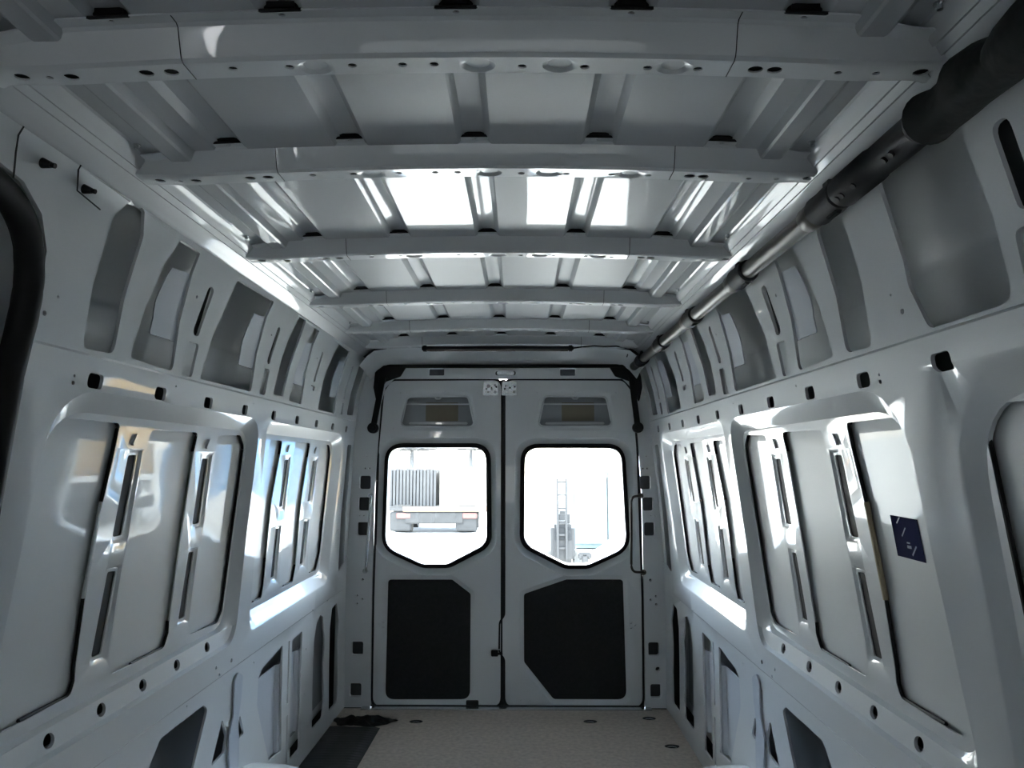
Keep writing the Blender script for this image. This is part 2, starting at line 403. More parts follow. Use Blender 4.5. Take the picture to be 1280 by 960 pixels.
# dark plates added as shade behind the belt rail, pillar and sill holes
for side in ('left', 'right'):
    w, s = WALLS[side]; f = wall_map(s); y0 = 1.44 if side == 'left' else -.25
    finish(slab([(y0, 1.522), (4.27, 1.522), (4.27, 1.580), (y0, 1.580)], [], f, .030, .002, vs=(1.54,)), 'belt_shade_plate', CAVITY, w)
    finish(slab([(y0, .752), (2.60, .752), (2.60, .800), (y0, .800)], [], f, .044, .002), 'sill_shade_plate', CAVITY, w)
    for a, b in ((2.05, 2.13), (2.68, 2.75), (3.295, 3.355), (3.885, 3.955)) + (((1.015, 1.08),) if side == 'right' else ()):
        finish(slab([(a, 1.718), (b, 1.718), (b, 1.884), (a, 1.884)], [], f, .022, .002, vs=ZL[-4:]), 'pillar_shade_plate', CAVITY, w)
    finish(slab([(1.9, .05), (4.25, .05), (4.25, .66), (1.9, .66)], [], f, .120, .002, vs=ZL[:4]), 'lower_shade_sheet', SHADE_GREY, w)  # darker sheet added so the lower openings look shaded
# wavy brackets in the upper openings
def bracket(side, xe, xw, label, zt=1.873, zb=1.692):
    w, s = WALLS[side]; f = wall_map(s)
    P = [(xe - .02, zt + .005), (xw + .02, zt - .003), (xw + .008, 1.845), (xw - .004, 1.80), (xw - .008, 1.775), (xw + .002, 1.735), (xw - .002, zb), (xe - .005, zb + .002), (xe + .035, zb), (xe + .04, zt + .005)]
    P = rp(P, [0, .012, .01, .02, .02, .02, .008, 0, 0, 0], 4)
    def dp(u, v):
        e = .004 * ss((u - (xe - .035)) / .012)
        e -= .003 * ss(1 - abs(v - 1.70) / .006) * ss(1 - abs(u - (xw + .05)) / .03)
        return e
    bm = slab(P, [], f, .009, .003, depth=dp, us=[xe - .035, xe - .023], vs=(1.75, 1.82))
    o = finish(bm, 'wall_bracket', PLATE)
    tag(o, label, 'bracket', 'wavy edged brackets in the openings above the belt rail')
order = ['nearest', 'second', 'third', 'farthest']
for side in ('left', 'right'):
    for (xe, xw), n in zip([(1.985, 1.845), (2.582, 2.442), (3.18, 3.035), (3.77, 3.635)], order):
        bracket(side, xe, xw, f'{n} wavy-edged blue-grey bracket above the {side} belt rail, counted from the viewer' if n not in ('nearest', 'farthest') else
                f'{n} wavy-edged blue-grey bracket above the {side} belt rail')
# plates inside the lower openings
def low_plate(side, P, label, rib=None):
    w, s = WALLS[side]; f = wall_map(s)
    bm = slab(P, [], f, .03, .003, depth=(lambda u, v: -.012 * ss((u - rib) / .01)) if rib else None, us=[rib, rib + .01] if rib else [], vs=(.3, .45))
    o = finish(bm, 'lower_wall_plate', PLATE)
    tag(o, label, 'plate', 'upright plates inside the lower wall openings')
for side in ('left', 'right'):
    low_plate(side, rp([(2.96, .19), (3.235, .17), (3.235, .525), (2.955, .53), (2.925, .45), (2.93, .3)], [.01, 0, 0, .03, .03, .03]), f'wider blue-grey upright plate in the {side} lower wall opening beside the splayed strut', 3.16)
    low_plate(side, rp([(3.28, .17), (3.49, .17), (3.49, .52), (3.28, .52)], .002), f'narrower blue-grey upright plate behind the thin slit of the {side} lower wall', 3.42)
    # wavy reinforcement strip on the strut and wheel arch
    w, s = WALLS[side]; f = wall_map(s)
    P = rp([(2.615, .30), (2.70, .30), (2.695, .40), (2.675, .46), (2.70, .53), (2.71, .61), (2.66, .635), (2.635, .61), (2.635, .50), (2.60, .44)], .02)
    o = finish(slab(P, [], f, -.001, .006), 'wavy_reinforcement_strip', PLATE)
    tag(o, f'wavy blue-grey reinforcement strip between two small triangular openings low on the {side} wall', 'strip')
    bm = bmesh.new(); n = 24; rings = []
    for (x, sc) in ((.93, 1.06), (.80, 1.04), (.735, 1.0), (.71, .95), (.70, .86), (.698, 0.02)):
        rings.append([bm.verts.new((s * x + .012, 2.60 + .46 * sc * math.cos(PI * k / n), .275 * sc * math.sin(PI * k / n) ** .8)) for k in range(n + 1)])
    for A, B in zip(rings, rings[1:]):
        for k in range(n): bm.faces.new((A[k], A[k + 1], B[k + 1], B[k]))
    o = finish(bm, 'wheel_arch', PAINT)
    tag(o, f'rounded grey {side} wheel arch hump at the foot of the wall', 'wheel arch')

# ------------------------------------------------------------------ roof
ROOFX = [(0, 2.045), (.10, 2.0448)]
def roofz(x): return 2.046 - .014 * (x / .6) ** 2
def roof_profile():
    P = []
    grooves = [0, .265, .525]
    xs = set()
    pts = []
    x = -.60
    while x <= .6001:
        pts.append((round(x, 4), 0)); x += .04
    G = sorted([g * q for g in grooves for q in ((1, -1) if g else (1,))])
    pts = [(x, 0) for x, _ in pts if all(abs(x - g) > .042 for g in G)]
    for g in G:
        pts += [(g - .036, 0), (g - .030, .004), (g - .022, .013), (g - .014, .016), (g, .016), (g + .014, .016), (g + .022, .013), (g + .030, .004), (g + .036, 0)]
    pts.sort()
    P = [(x, roofz(x) + d) for x, d in pts]
    edge = [(.604, 2.031), (.612, 2.015), (.617, 2.012), (.652, 2.010), (.657, 2.012), (.664, 2.021), (.669, 2.023), (.700, 2.021), (.705, 2.018), (.712, 2.008), (.716, 2.005), (.726, 1.995), (.730, 1.9955), (.741, 1.984), (.745, 1.9845), (.757, 1.973), (.766, 1.966), (.774, 1.960), (.780, 1.955), (.790, 1.952)]
    return [(-a, b) for a, b in edge[::-1]] + P + edge
RPF = roof_profile()
bm = bmesh.new(); cols = []
ys = [-.3 + .25 * k for k in range(0, 18)] + [4.08]
for y in ys: cols.append([bm.verts.new((x, y, z)) for x, z in RPF])
for A, B in zip(cols, cols[1:]):
    for i in range(len(RPF) - 1): bm.faces.new((A[i], A[i + 1], B[i + 1], B[i]))
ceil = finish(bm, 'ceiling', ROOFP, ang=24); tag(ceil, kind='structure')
for s in (-1, 1):
    for y in (1.0, 1.46, 2.08, 2.75, 3.4):
        bm = bmesh.new(); z = 2.0215
        cyl(bm, (s * .70, y, z + .002), (s * .70, y, z - .010), .0045, seg=10); cyl(bm, (s * .70, y, z + .002), (s * .70, y, z - .002), .009, seg=12)
        finish(bm, 'weld_stud', STEEL, ceil)

# roof bows: hat section unrolled along its girth
def bow(y0, label, zb=1.985, holes=True, big=1.):
    # girth stations: (g, dy, dz)
    prof = [(0, -.100, .050), (.022, -.080, .050), (.030, -.074, .046), (.075, -.062, .012), (.084, -.058, .004), (.094, -.050, 0), (.140, -.004, 0), (.150, .002, .004), (.158, .006, .012), (.200, .018, .046), (.208, .024, .050), (.230, .042, .050)]
    yc = y0
    def sec(g):
        for (a, b, c), (d, e, f) in zip(prof, prof[1:]):
            if g <= d + 1e-9: t = (g - a) / (d - a); return b + (e - b) * t, c + (f - c) * t
        return prof[-1][1:]
    def mp(x, g, d):
        dy, dz = sec(g); ax = abs(x)
        flat = ss((ax - .60) / .10)                       # the bow blends into the side rail
        z = zb + .016 - .016 * (x / .6) ** 2 * (1 - flat) - .016 * flat + dz * (1 - .45 * flat)
        e = max(0, ax - .74); z -= 7.5 * e * e; z -= dz * (1 - .45 * flat) * .75 * ss(e / .06); x = math.copysign(ax - 4.5 * e * e, x)
        w = 1 + .5 * ss((ax - .72) / .08)
        return (x, yc + (dy + .03) * w - .03, z + d)
    hs = []
    if holes:
        g = .117
        for x in (-.70, -.655, -.62, -.50, -.46, .47, .50, .60, .66, .73): hs.append(ell(x, g, .012 if round(x * 100) % 3 else .006, .010 if round(x * 100) % 3 else .005, n=12))
        for x in (-.36, -.27, -.17, -.09, .10, .20, .30, .38, -.04): hs.append(ell(x, g + (.004 if x > 0 else -.003), .0075, .0065, n=10))
        hs.append(ell(-.76, g, .022, .012, n=14)); hs.append(ell(.765, g, .022, .012, n=14))
    for x in (-.525, -.265, 0, .265, .525): hs.append(ell(x, .012, .0055, .004, n=8))
    outer = [(-.812, 0)]
    for x in (-.525, -.265, 0, .265, .525): outer += rp([(x - .036, 0), (x - .030, .006), (x + .030, .006), (x + .036, 0)], .002, 2)
    outer += [(.812, 0), (.812, .230), (-.812, .230)]
    bosses = [ell(x, .118, r, r * .75, n=16) for x in (-.23, .03, .16, .34) for r in (.028, .019)]
    def dep(x, g):
        d = 0
        for bx in (-.23, .03, .16, .34):
            r = math.hypot(x - bx, (g - .118) / .75); d = max(d, .0045 * ss((.029 - r) / .009))
        return d
    bm = sheet(outer, hs, mp, dep if holes else None, us=[-.78, -.76, -.74, -.72, -.70, -.68, -.66, -.64, -.62, -.60, -.55, -.45, -.35, -.2, -.1, 0, .1, .2, .35, .45, .55, .60, .62, .64, .66, .68, .70, .72, .74, .76, .77, .78, .79, .80],
               vs=[p[0] for p in prof[1:-1]], loops=bosses if holes else [], lip=.003)
    root = empty('roof_bow', (0, y0, zb), label, 'roof bow', 'grey bows crossing under the roof')
    finish(bm, 'pressed_hat_beam', PAINT, root, 26)
    finish(slab([(-.78, .086), (.78, .086), (.78, .149), (-.78, .149)], [], mp, .006, .001, us=[-.76, -.74, -.70, -.66, -.62, -.6, -.4, -.2, 0, .2, .4, .6, .62, .66, .70, .74, .76], vs=[.094, .140]), 'hole_shade_strip', CAVITY, root)  # dark strip added inside the bow, shade for its holes
    bm = bmesh.new(); tube(bm, [Vector(mp(x / 20, 0, .0035)) + Vector((0, .004, 0)) for x in range(-12, 13)], .0028, 6); finish(bm, 'gap_shade_line', RUBBER, root)  # black line drawn for the shadow gap along the bow
    for x in (-.525, -.265, 0, .265, .525):
        p = Vector(mp(x, 0, .006)); bm = bmesh.new(); box(bm, p + Vector((0, .012, .006)), (.052, .022, .018), bev=.005); finish(bm, 'groove_shade_block', RUBBER, root)  # black block added as the shade where groove meets bow
    # the dark strip above the flange holes is put in as their shade
    for s in (-1, 1):
        P = [( .415, .001), (.417, .001), (.417, .229), (.415, .229)]
        bm = bmesh.new(); tube(bm, [mp(s * .43, g, -.0005) for g in (.002, .022, .030, .075, .084, .094, .117, .14)], .0009, 6)
        finish(bm, 'overlap_seam', CAVITY, root)
    return root
BOWS = [(1.138, 'nearest and widest grey roof bow, across the top of the picture', 1.978), (1.592, 'second grey roof bow from the viewer', 1.985), (2.24, 'third grey roof bow, just past the brightest roof reflections', 1.985),
        (2.922, 'fourth grey roof bow counted from the viewer', 1.985), (3.538, 'fifth grey roof bow, last but one before the rear doors', 1.985), (3.995, 'farthest grey roof bow, right above the slim lamp bar', 1.985)]
for y, l, z in BOWS: bow(y, l, z)

# rear header between the last bow and the doors
bm = bmesh.new()
HP = [(3.99, 1.984), (4.03, 1.975), (4.10, 1.972), (4.20, 1.952), (4.275, 1.938), (4.285, 1.930)]
xs = [-.78, -.74, -.70, -.6, -.4, -.2, 0, .2, .4, .6, .70, .74, .78]
R = [[bm.verts.new((x, y, z + .012 * (1 - (x / .7) ** 2) - (3 * max(0, abs(x) - .66) ** 2 * 2))) for x in xs] for y, z in HP]
for A, B in zip(R, R[1:]):
    for i in range(len(xs) - 1): bm.faces.new((A[i], A[i + 1], B[i + 1], B[i]))
tag(finish(bm, 'trim_1', PAINT), kind='structure')

# ------------------------------------------------------------------ rear wall, doors
YD = 4.30
def rear_map(y0): return lambda x, z, d: (x, y0 + d, z)
sqz = [(1.25, .038), (1.127, .038), (.985, .038), (.32, .037), (.093, .037)]
# rear frame: pillars + header
def frame_edge(s):
    xo = (-.728, -.735, -.722, -.69, -.64) if s < 0 else (.785, .790, .780, .752, .70)
    return xo
outer = [(-.95, 0), (-.742, 0), (-.745, .6), (-.742, 1.2), (-.715, 1.70), (-.69, 1.80), (-.64, 1.852), (.70, 1.852), (.752, 1.80), (.775, 1.70), (.800, 1.2), (.802, .6), (.798, 0), (.96, 0), (.96, 1.95), (-.95, 1.95)]
hs = []
for z, h in sqz:
    x = -.797 - .03 * (1.25 - z) / 1.16; hs.append(rrect(x - .033, z - h, x + .033, z + h, .012))
    x = .822 + .036 * (1.25 - z) / 1.16 + (.01 if .9 < z < 1.2 else 0); hs.append(rrect(x - .03, z - h, x + .03, z + h, .012))
for x, z in ((-.80, 1.33), (-.775, 1.33), (.81, 1.33), (.835, 1.33)): hs.append(ell(x, z, .006, .006, n=8))
for x, z, r in ((-.80, .70, .008), (-.83, .61, .007), (-.80, .59, .007), (-.83, .565, .007), (.84, .70, .008), (.87, .61, .007), (.84, .59, .007), (.87, .565, .007), (.872, .21, .014), (-.79, 1.40, .004), (.83, 1.40, .004), (-.825, 1.06, .004), (-.80, 1.06, .004), (.85, 1.06, .004), (.875, 1.06, .004)): hs.append(ell(x, z, r, r, n=8))
hs += [rrect(-.435, 1.872, -.345, 1.912, .006), rrect(.335, 1.870, .425, 1.912, .006), rrect(-.045, 1.872, .075, 1.902, .014)]
hdr = [(-.742, 1.916), (-.60, 1.918), (.66, 1.918), (.80, 1.916)]
bm = sheet(outer, hs, rear_map(4.285), None, vs=(.5, 1.0, 1.5), lip=.03)
wr = finish(bm, 'wall_back', PAINT); tag(wr, kind='structure')
bm = bmesh.new(); box(bm, (.01, 4.405, 1.0), (2.1, .01, 2.1)); 
# closing skin behind the frame, with the door opening left free
bm.free()
bm = sheet([(-1.1, -.1), (1.1, -.1), (1.1, 2.13), (-1.1, 2.13)], [rp([(-.74, .0), (.795, .0), (.795, 1.86), (-.74, 1.86)], .05)], rear_map(4.345), None, lip=.0)
finish(bm, 'body_shell', CAVITY, wr)
# rounded lamp-like boss in the header notch, black bar above
bm = bmesh.new(); box(bm, (.015, 4.300, 1.887), (.10, .02, .022), bev=.004); finish(bm, 'catch_plate', STEEL, wr)
for s, x0, x1 in ((-1, -.735, -.60), (1, .79, .655)):
    bm = slab(rp([(x0, 1.70), (x0 - s * .018, 1.78), (x0 - s * .05, 1.835), (x1, 1.865), (x1 - s * .03, 1.915), (x1 - s * .03, 1.935), (x0 + s * .01, 1.935), (x0 + s * .022, 1.80)], .012), [], rear_map(4.2705), 0, .012)
    o = finish(bm, 'corner_cover', PLASTIC); tag(o, f'black plastic cover in the upper {"left" if s < 0 else "right"} corner above the rear doors', 'cover')
bm = bmesh.new(); box(bm, (.02, 4.272, 1.925), (1.40, .02, .020), bev=.003)
tag(finish(bm, 'header_seal', RUBBER), 'long black rubber strip across the top of the rear doorway', 'seal')
# black check straps with a round plug
for s, a, b in ((-1, (-.700, 1.86), (-.752, 1.563)), (1, (.748, 1.86), (.780, 1.565))):
    nm = 'left' if s < 0 else 'right'
    root = empty('check_strap', (b[0], 4.262, b[1]), f'black strap with a round end running down the {nm} edge of the rear doorway', 'strap')
    d = Vector((b[0] - a[0], b[1] - a[1])).normalized(); n = Vector((-d.y, d.x)) * .016
    P = [(a[0] + n.x, a[1] + n.y), (b[0] + n.x, b[1] + n.y), (b[0] - n.x, b[1] - n.y), (a[0] - n.x, a[1] - n.y)]
    if s > 0: pass
    finish(slab(P, [], rear_map(4.255), 0, .013), 'strap', RUBBER, root)
    bm = bmesh.new(); cyl(bm, (b[0], 4.245, b[1]), (b[0], 4.278, b[1]), .031, seg=28); cyl(bm, (b[0], 4.240, b[1]), (b[0], 4.25, b[1]), .022, seg=24); finish(bm, 'round_plug', PLASTIC, root)

def door(name, outline, O, I, G, board, top, extra_holes, hinge_side, label):
    cx = sum(p[0] for p in outline) / len(outline)
    RG = [.085, .085, .09, .10, .10, .11] if hinge_side < 0 else [.085, .085, .11, .10, .10, .09]
    O = ring_out(G, .060); I = ring_out(G, .027); up = lambda k: [r + k for r in RG]
    OO = rp(O, up(.05), 8); II = rp(I, up(.025), 8); GG = rp(G, RG, 8)
    def dep(x, z):
        if inside((x, z), OO):
            do, di = pdist((x, z), OO), pdist((x, z), II); t = 1 if inside((x, z), II) else do / (do + di + 1e-9)
            return .048 * (.4 * ss(t) + .6 * t)
        k = pdist((x, z), BT)
        if inside((x, z), BT): return .012
        if inside((x, z), TT): return .012
        k = min(k, pdist((x, z), TT))
        return .012 * ss((.026 - k) / .02)
    BT = rp(board, [.02] * (len(board) - 2) + [.05, .05] if hinge_side < 0 else [.02, .04, .02, .05, .03, .03, .03], 6)
    TT = rp(top, .03, 6)
    BTg = rp([(a, b) for a, b in ring_out(board, .024)], .03, 6); TTg = rp(ring_out(top, .024), .035, 6)
    loops = [OO, ring(OO, II, .15), ring(OO, II, .5), ring(OO, II, .85), BTg, rp(ring_out(board, .012), .028, 6), TTg, rp(ring_out(top, .012), .03, 6)]
    bm = sheet(rp(outline, .05, 6), [II, BT, TT] + extra_holes, rear_map(YD), dep, us=[cx - .2, cx, cx + .2], vs=(.3, .9, 1.2, 1.53, 1.8), loops=loops, lip=.012)
    root = empty(name, (cx, YD, 0), kind='structure')
    finish(bm, 'door_shell', PAINT, root, 30)
    # rubber seal ring and glass
    bm = bmesh.new(); prev = None; rr = []
    for t, y in ((0, .044), (.15, .031), (.5, .028), (.85, .034), (.97, .056), (1, .090)):
        q = [(a[0] * (1 - t) + b[0] * t, a[1] * (1 - t) + b[1] * t) for a, b in zip(rp(ring_out(I, .004), up(.03), 8), GG)]
        rr.append([bm.verts.new((p[0], YD + y + .012, p[1])) for p in q])
    for A, B in zip(rr, rr[1:]):
        for i in range(len(A)): bm.faces.new((A[i], A[(i + 1) % len(A)], B[(i + 1) % len(A)], B[i]))
    finish(bm, 'window_seal', RUBBER, root)
    g = finish(slab(rp(ring_out(G, .012), RG, 8), [], rear_map(YD + .066), 0, .004), 'window_glass', GLASS, root)
    finish(slab([(a, b) for a, b in BT], [], rear_map(YD + .010), 0, .006), 'lining_board', BOARD, root)
    # recessed inner plate of the upper opening, its dark shading put into the colour
    T2 = rp(ring_out(top, .015), .03, 6)
    finish(slab(T2, [], rear_map(YD + .055), 0, .003), 'recess_plate', SHADE_GREY, root)
    bm = bmesh.new(); tube(bm, [(p[0], YD + .010, p[1]) for p in TT], .0055, 8, closed=True)
    for dx in (-.0, ):
        zz = max(p[1] for p in top) - .004; xx = sum(p[0] for p in top) / len(top)
        tube(bm, [(xx - .02, YD + .012, zz), (xx - .01, YD + .012, zz - .012), (xx + .01, YD + .012, zz - .012), (xx + .02, YD + .012, zz)], .005, 8)
    finish(bm, 'opening_rim', PAINT, root)
    xs = [p[0] for p in top]; a, b = min(xs), max(xs); zs = [p[1] for p in top]; za, zb = min(zs), max(zs)
    bm = bmesh.new(); box(bm, ((a + b) / 2 + .02, YD + .050, (za + zb) / 2 + .0), ((b - a) * .44, .006, (zb - za) * .62), bev=.002); finish(bm, 'tan_pad', SEALANT_D, root)
    bm = bmesh.new(); box(bm, ((a + b) / 2, YD + .04, zb - .045), ((b - a) * .93, .012, .008), bev=.002); box(bm, ((a + b) / 2, YD + .04, za + .02), ((b - a) * .80, .012, .014), bev=.004)
    finish(bm, 'cross_rib', PAINT, root)
    # outer seal tube round the leaf
    bm = bmesh.new(); OL = rp(ring_out(outline, .006), .05, 8)
    tube(bm, [(p[0], YD + .006, p[1]) for p in OL], .008, 8, closed=True); finish(bm, 'door_seal', RUBBER, root)
    # outer panel of the leaf, closing it against daylight
    bm = sheet(rp(ring_out(outline, .004), .05, 6), [GG], rear_map(YD + .100), None, lip=-.086); finish(bm, 'outer_panel', PAINT, root)
    # latch fittings at the top by the meeting edge
    ex = max(p[0] for p in outline) - .055 if hinge_side < 0 else min(p[0] for p in outline) + .055
    hl = [ell(ex - .018, 1.81, .011, .011, n=12), ell(ex + .02, 1.815, .008, .008, n=10), ell(ex - .02, 1.775, .006, .006, n=8), ell(ex + .022, 1.775, .009, .009, n=10), ell(ex, 1.79, .006, .006, n=8)]
    bm = slab(rp([(ex - .05, 1.755), (ex + .038, 1.755), (ex + .038, 1.835), (ex - .045, 1.838)], .01), hl, rear_map(YD - .006), 0, .006); o = finish(bm, 'upper_latch_plate', STEEL, root); o['label'] = 'bright latch plate'
    bm = bmesh.new()
    for dx in (-.03, .0, .028):
        cyl(bm, (ex + dx, YD - .012, 1.80 + dx * .2), (ex + dx, YD + .0, 1.80 + dx * .2), .005, seg=8)
    finish(bm, 'latch_bolt', RUBBER, root)
    return root
def ring_out(P, k):
    n = len(P); out = []
    A = sum(P[i - 1][0] * P[i][1] - P[i][0] * P[i - 1][1] for i in range(n)); sg = 1 if A > 0 else -1
    for i in range(n):
        p, a, b = Vector(P[i]), Vector(P[i - 1]), Vector(P[(i + 1) % n])
        e1 = (p - a).normalized(); e2 = (b - p).normalized(); n1 = Vector((e1.y, -e1.x)) * sg; n2 = Vector((e2.y, -e2.x)) * sg
        m = n1 + n2; m = m / max(.3, m.dot(n1)); out.append(tuple(p + m * k))
    return out
SEALANT_D = mat('dull_tan_board', (.20, .175, .125), rough=.7)
LO = [(-.73, .004), (-.012, .004), (-.012, 1.845), (-.655, 1.842), (-.697, 1.78), (-.722, 1.45), (-.733, .6)]
lO = [(-.708, 1.38), (-.636, 1.50), (-.13, 1.50), (-.047, 1.40), (-.042, .90), (-.10, .83), (-.30, .745), (-.50, .74), (-.685, .83), (-.728, .943)]
lG = [(-.668, 1.450), (-.100, 1.450), (-.093, .898), (-.318, .783), (-.460, .783), (-.680, .880)]
lI = ring_out(lG, .022)
lB = [(-.657, .697), (-.29, .697), (-.184, .618), (-.184, .038), (-.662, .036)]
lT = [(-.562, 1.748), (-.205, 1.752), (-.165, 1.574), (-.60, 1.574)]
RO = [(.015, .004), (.785, .004), (.789, .6), (.775, 1.45), (.752, 1.78), (.705, 1.842), (.015, 1.845), (.015, .50), (-.012, .46), (-.014, .30), (.015, .26)]
rO = [(.094, 1.40), (.175, 1.50), (.665, 1.497), (.735, 1.38), (.755, .94), (.715, .825), (.515, .735), (.335, .735), (.130, .85), (.080, .99)]
rG = [(.130, 1.447), (.688, 1.447), (.712, .880), (.490, .780), (.362, .780), (.124, .898)]
rI = ring_out(rG, .022)
rB = [(.121, .617), (.364, .699), (.687, .699), (.697, .040), (.287, .040), (.121, .242)]
rT = [(.245, 1.752), (.605, 1.748), (.640, 1.574), (.205, 1.574)]
mark = lambda x, z, r=.007: ell(x, z, r, r, n=8)
d1 = door('door_1', LO, lO, lI, lG, lB, lT, [mark(-.70, .45), mark(-.68, .435), mark(-.68, .462), mark(-.60, 1.77, .005), mark(-.34, 1.775, .005), mark(-.15, 1.77, .005), mark(-.64, 1.56, .005), mark(-.10, 1.66, .004), mark(-.07, 1.665, .004)], -1, None)
def board_r(): pass
rB7 = [(.121, .617), (.364, .699), (.687, .699), (.697, .040), (.287, .040), (.121, .242), (.1209, .40)]
d2 = door('door_2', RO, rO, rI, rG, rB7, rT, [mark(.75, .45), mark(.728, .435), mark(.728, .462), mark(.66, 1.77, .005), mark(.42, 1.775, .005), mark(.20, 1.77, .005), mark(.10, .04, .006), mark(.15, .035, .006), mark(.10, 1.66, .004), mark(.13, 1.665, .004)], 1, None)
# latch at the meeting edge, low
bm = bmesh.new(); box(bm, (-.045, YD - .006, .293), (.04, .012, .035), bev=.003); cyl(bm, (-.03, YD - .02, .293), (.0, YD - .02, .293), .006, seg=10)
finish(bm, 'latch', PLASTIC, d1)
bm = bmesh.new(); box(bm, (-.17, YD - .004, .012), (.07, .01, .05), bev=.003); finish(bm, 'sill_catch', CAVITY, d1)
# rubber strip closing the gap between the leaves
bm = bmesh.new(); box(bm, (.0015, YD + .012, .93), (.034, .022, 1.84), bev=.004)
tag(finish(bm, 'centre_seal', RUBBER), 'upright black rubber strip where the two rear doors meet', 'seal')
# threshold
bm = bmesh.new(); box(bm, (.02, 4.265, -.004), (1.62, .05, .022), bev=.004); tag(finish(bm, 'trim_2', STEEL), kind='structure')
bm = bmesh.new(); box(bm, (.02, 4.298, .0), (1.53, .03, .02), bev=.004); tag(finish(bm, 'threshold_seal', RUBBER), 'black rubber strip on the sill under the rear doors', 'seal')

# grab handles on the rear pillars
def grab(pts, label, m, r=.008):
    c = pts[0]
    bm = bmesh.new(); tube(bm, pts, r, 12)
    for p in (pts[0], pts[-1]): cyl(bm, (p[0], p[1] - .001, p[2]), (p[0], p[1] + .012, p[2]), .015, seg=14)
    tag(finish(bm, 'grab_handle', m, origin=c), label, 'handle')
def arc3(P, n=6):
    out = [P[0]]
    for i in range(1, len(P) - 1):
        a, p, b = map(Vector, (P[i - 1], P[i], P[i + 1])); d = min(.045, (a - p).length * .45, (b - p).length * .45)
        A = p + (a - p).normalized() * d; B = p + (b - p).normalized() * d
        out += [tuple(A * (1 - t) ** 2 + p * 2 * t * (1 - t) + B * t * t) for t in [k / n for k in range(n + 1)]]
    return out + [P[-1]]
grab(arc3([(-.762, 4.27, 1.175), (-.745, 4.20, 1.16), (-.765, 4.20, .76), (-.784, 4.27, .750)]), 'pale bent grab bar on the pillar left of the rear doors', STEEL)
grab(arc3([(.792, 4.27, 1.175), (.728, 4.215, 1.172), (.722, 4.215, .755), (.800, 4.27, .745)]), 'dark bent grab bar on the pillar right of the rear doors', COLLAR, .007)

# ------------------------------------------------------------------ slim lamp bar with cable
root = empty('lamp_bar', (-.02, 3.90, 1.972), 'slim dark lamp bar mounted across the roof just before the rear doors', 'lamp')
bm = bmesh.new(); box(bm, (-.02, 3.90, 1.972), (.80, .035, .022), bev=.006); finish(bm, 'housing', PLASTIC, root)
bm = bmesh.new(); box(bm, (-.02, 3.893, 1.961), (.76, .026, .010), bev=.004); finish(bm, 'lamp_lens', LENS, root)
for x in (-.41, .37):
    bm = bmesh.new(); box(bm, (x, 3.90, 1.972), (.03, .042, .03), bev=.006); finish(bm, 'end_cap', RUBBER, root)
bm = bmesh.new(); tube(bm, [(.38, 3.90, 1.972), (.43, 3.92, 1.983), (.50, 3.93, 1.990), (.55, 3.93, 1.986), (.62, 3.93, 1.988), (.67, 3.96, 1.984), (.70, 4.02, 1.978), (.70, 4.10, 1.955)], .004, 8)
tag(finish(bm, 'lamp_cable', RUBBER), 'thin black cable running from the lamp bar to the right corner', 'cable')

# ------------------------------------------------------------------ the long dark tube under the right roof rail
PX, PZ = .745, 1.906
root = empty('ladder_tube', (PX, 2.4, PZ), 'long dark bronze tube with black sleeves under the right roof rail', 'tube')
bm = bmesh.new(); tube(bm, [(PX, y, PZ) for y in (.3, 1, 2, 3, 4.14)], .0235, 24); finish(bm, 'main_tube', PIPEM, root)
for y in (1.50, 2.10, 2.72, 3.32, 3.86):
    bm = bmesh.new(); ysl = [y - .06, y - .055, y - .02, y + .02, y + .05, y + .056]; tube(bm, [(PX, q, PZ) for q in ysl], .03, 20, radii=[.026, .031, .033, .0315, .033, .026])
    box(bm, (PX, y - .02, PZ - .030), (.014, .05, .012), bev=.003)
    finish(bm, 'black_sleeve', RUBBER, root)
    bm = bmesh.new(); ysl = [y + .056, y + .06, y + .11, y + .118]; tube(bm, [(PX, q, PZ) for q in ysl], .03, 20, radii=[.026, .0285, .0285, .024]); finish(bm, 'collar', COLLAR, root)
bm = bmesh.new(); tube(bm, [(PX - .004 * math.sin(k * 2.1), .45 + .035 * k, PZ + .004 * math.sin(k * 1.3)) for k in range(21)], .04, 20, radii=[.0395 + .004 * math.sin(k * 1.7) for k in range(20)] + [.030])
finish(bm, 'foam_wrap', FOAM, root)
bm = bmesh.new(); tube(bm, [(PX, y, PZ) for y in (1.14, 1.145, 1.22, 1.30, 1.305, 1.43, 1.435)], .03, 20, radii=[.026, .030, .0305, .030, .033, .0335, .027]); finish(bm, 'inner_sleeve', PLASTIC, root)
for y in (1.20, 1.225, 1.34, 1.39, 1.41):
    bm = bmesh.new(); cyl(bm, (PX - .02, y, PZ - .022), (PX - .024, y, PZ - .0265), .006, seg=10); finish(bm, 'sleeve_hole_plug', RUBBER, root)
for y in (1.53, 2.18, 2.86, 3.47, 3.95):
    bm = bmesh.new(); box(bm, (PX + .012, y, PZ + .036), (.012, .03, .045), bev=.002); finish(bm, 'hanger', CAVITY, root)

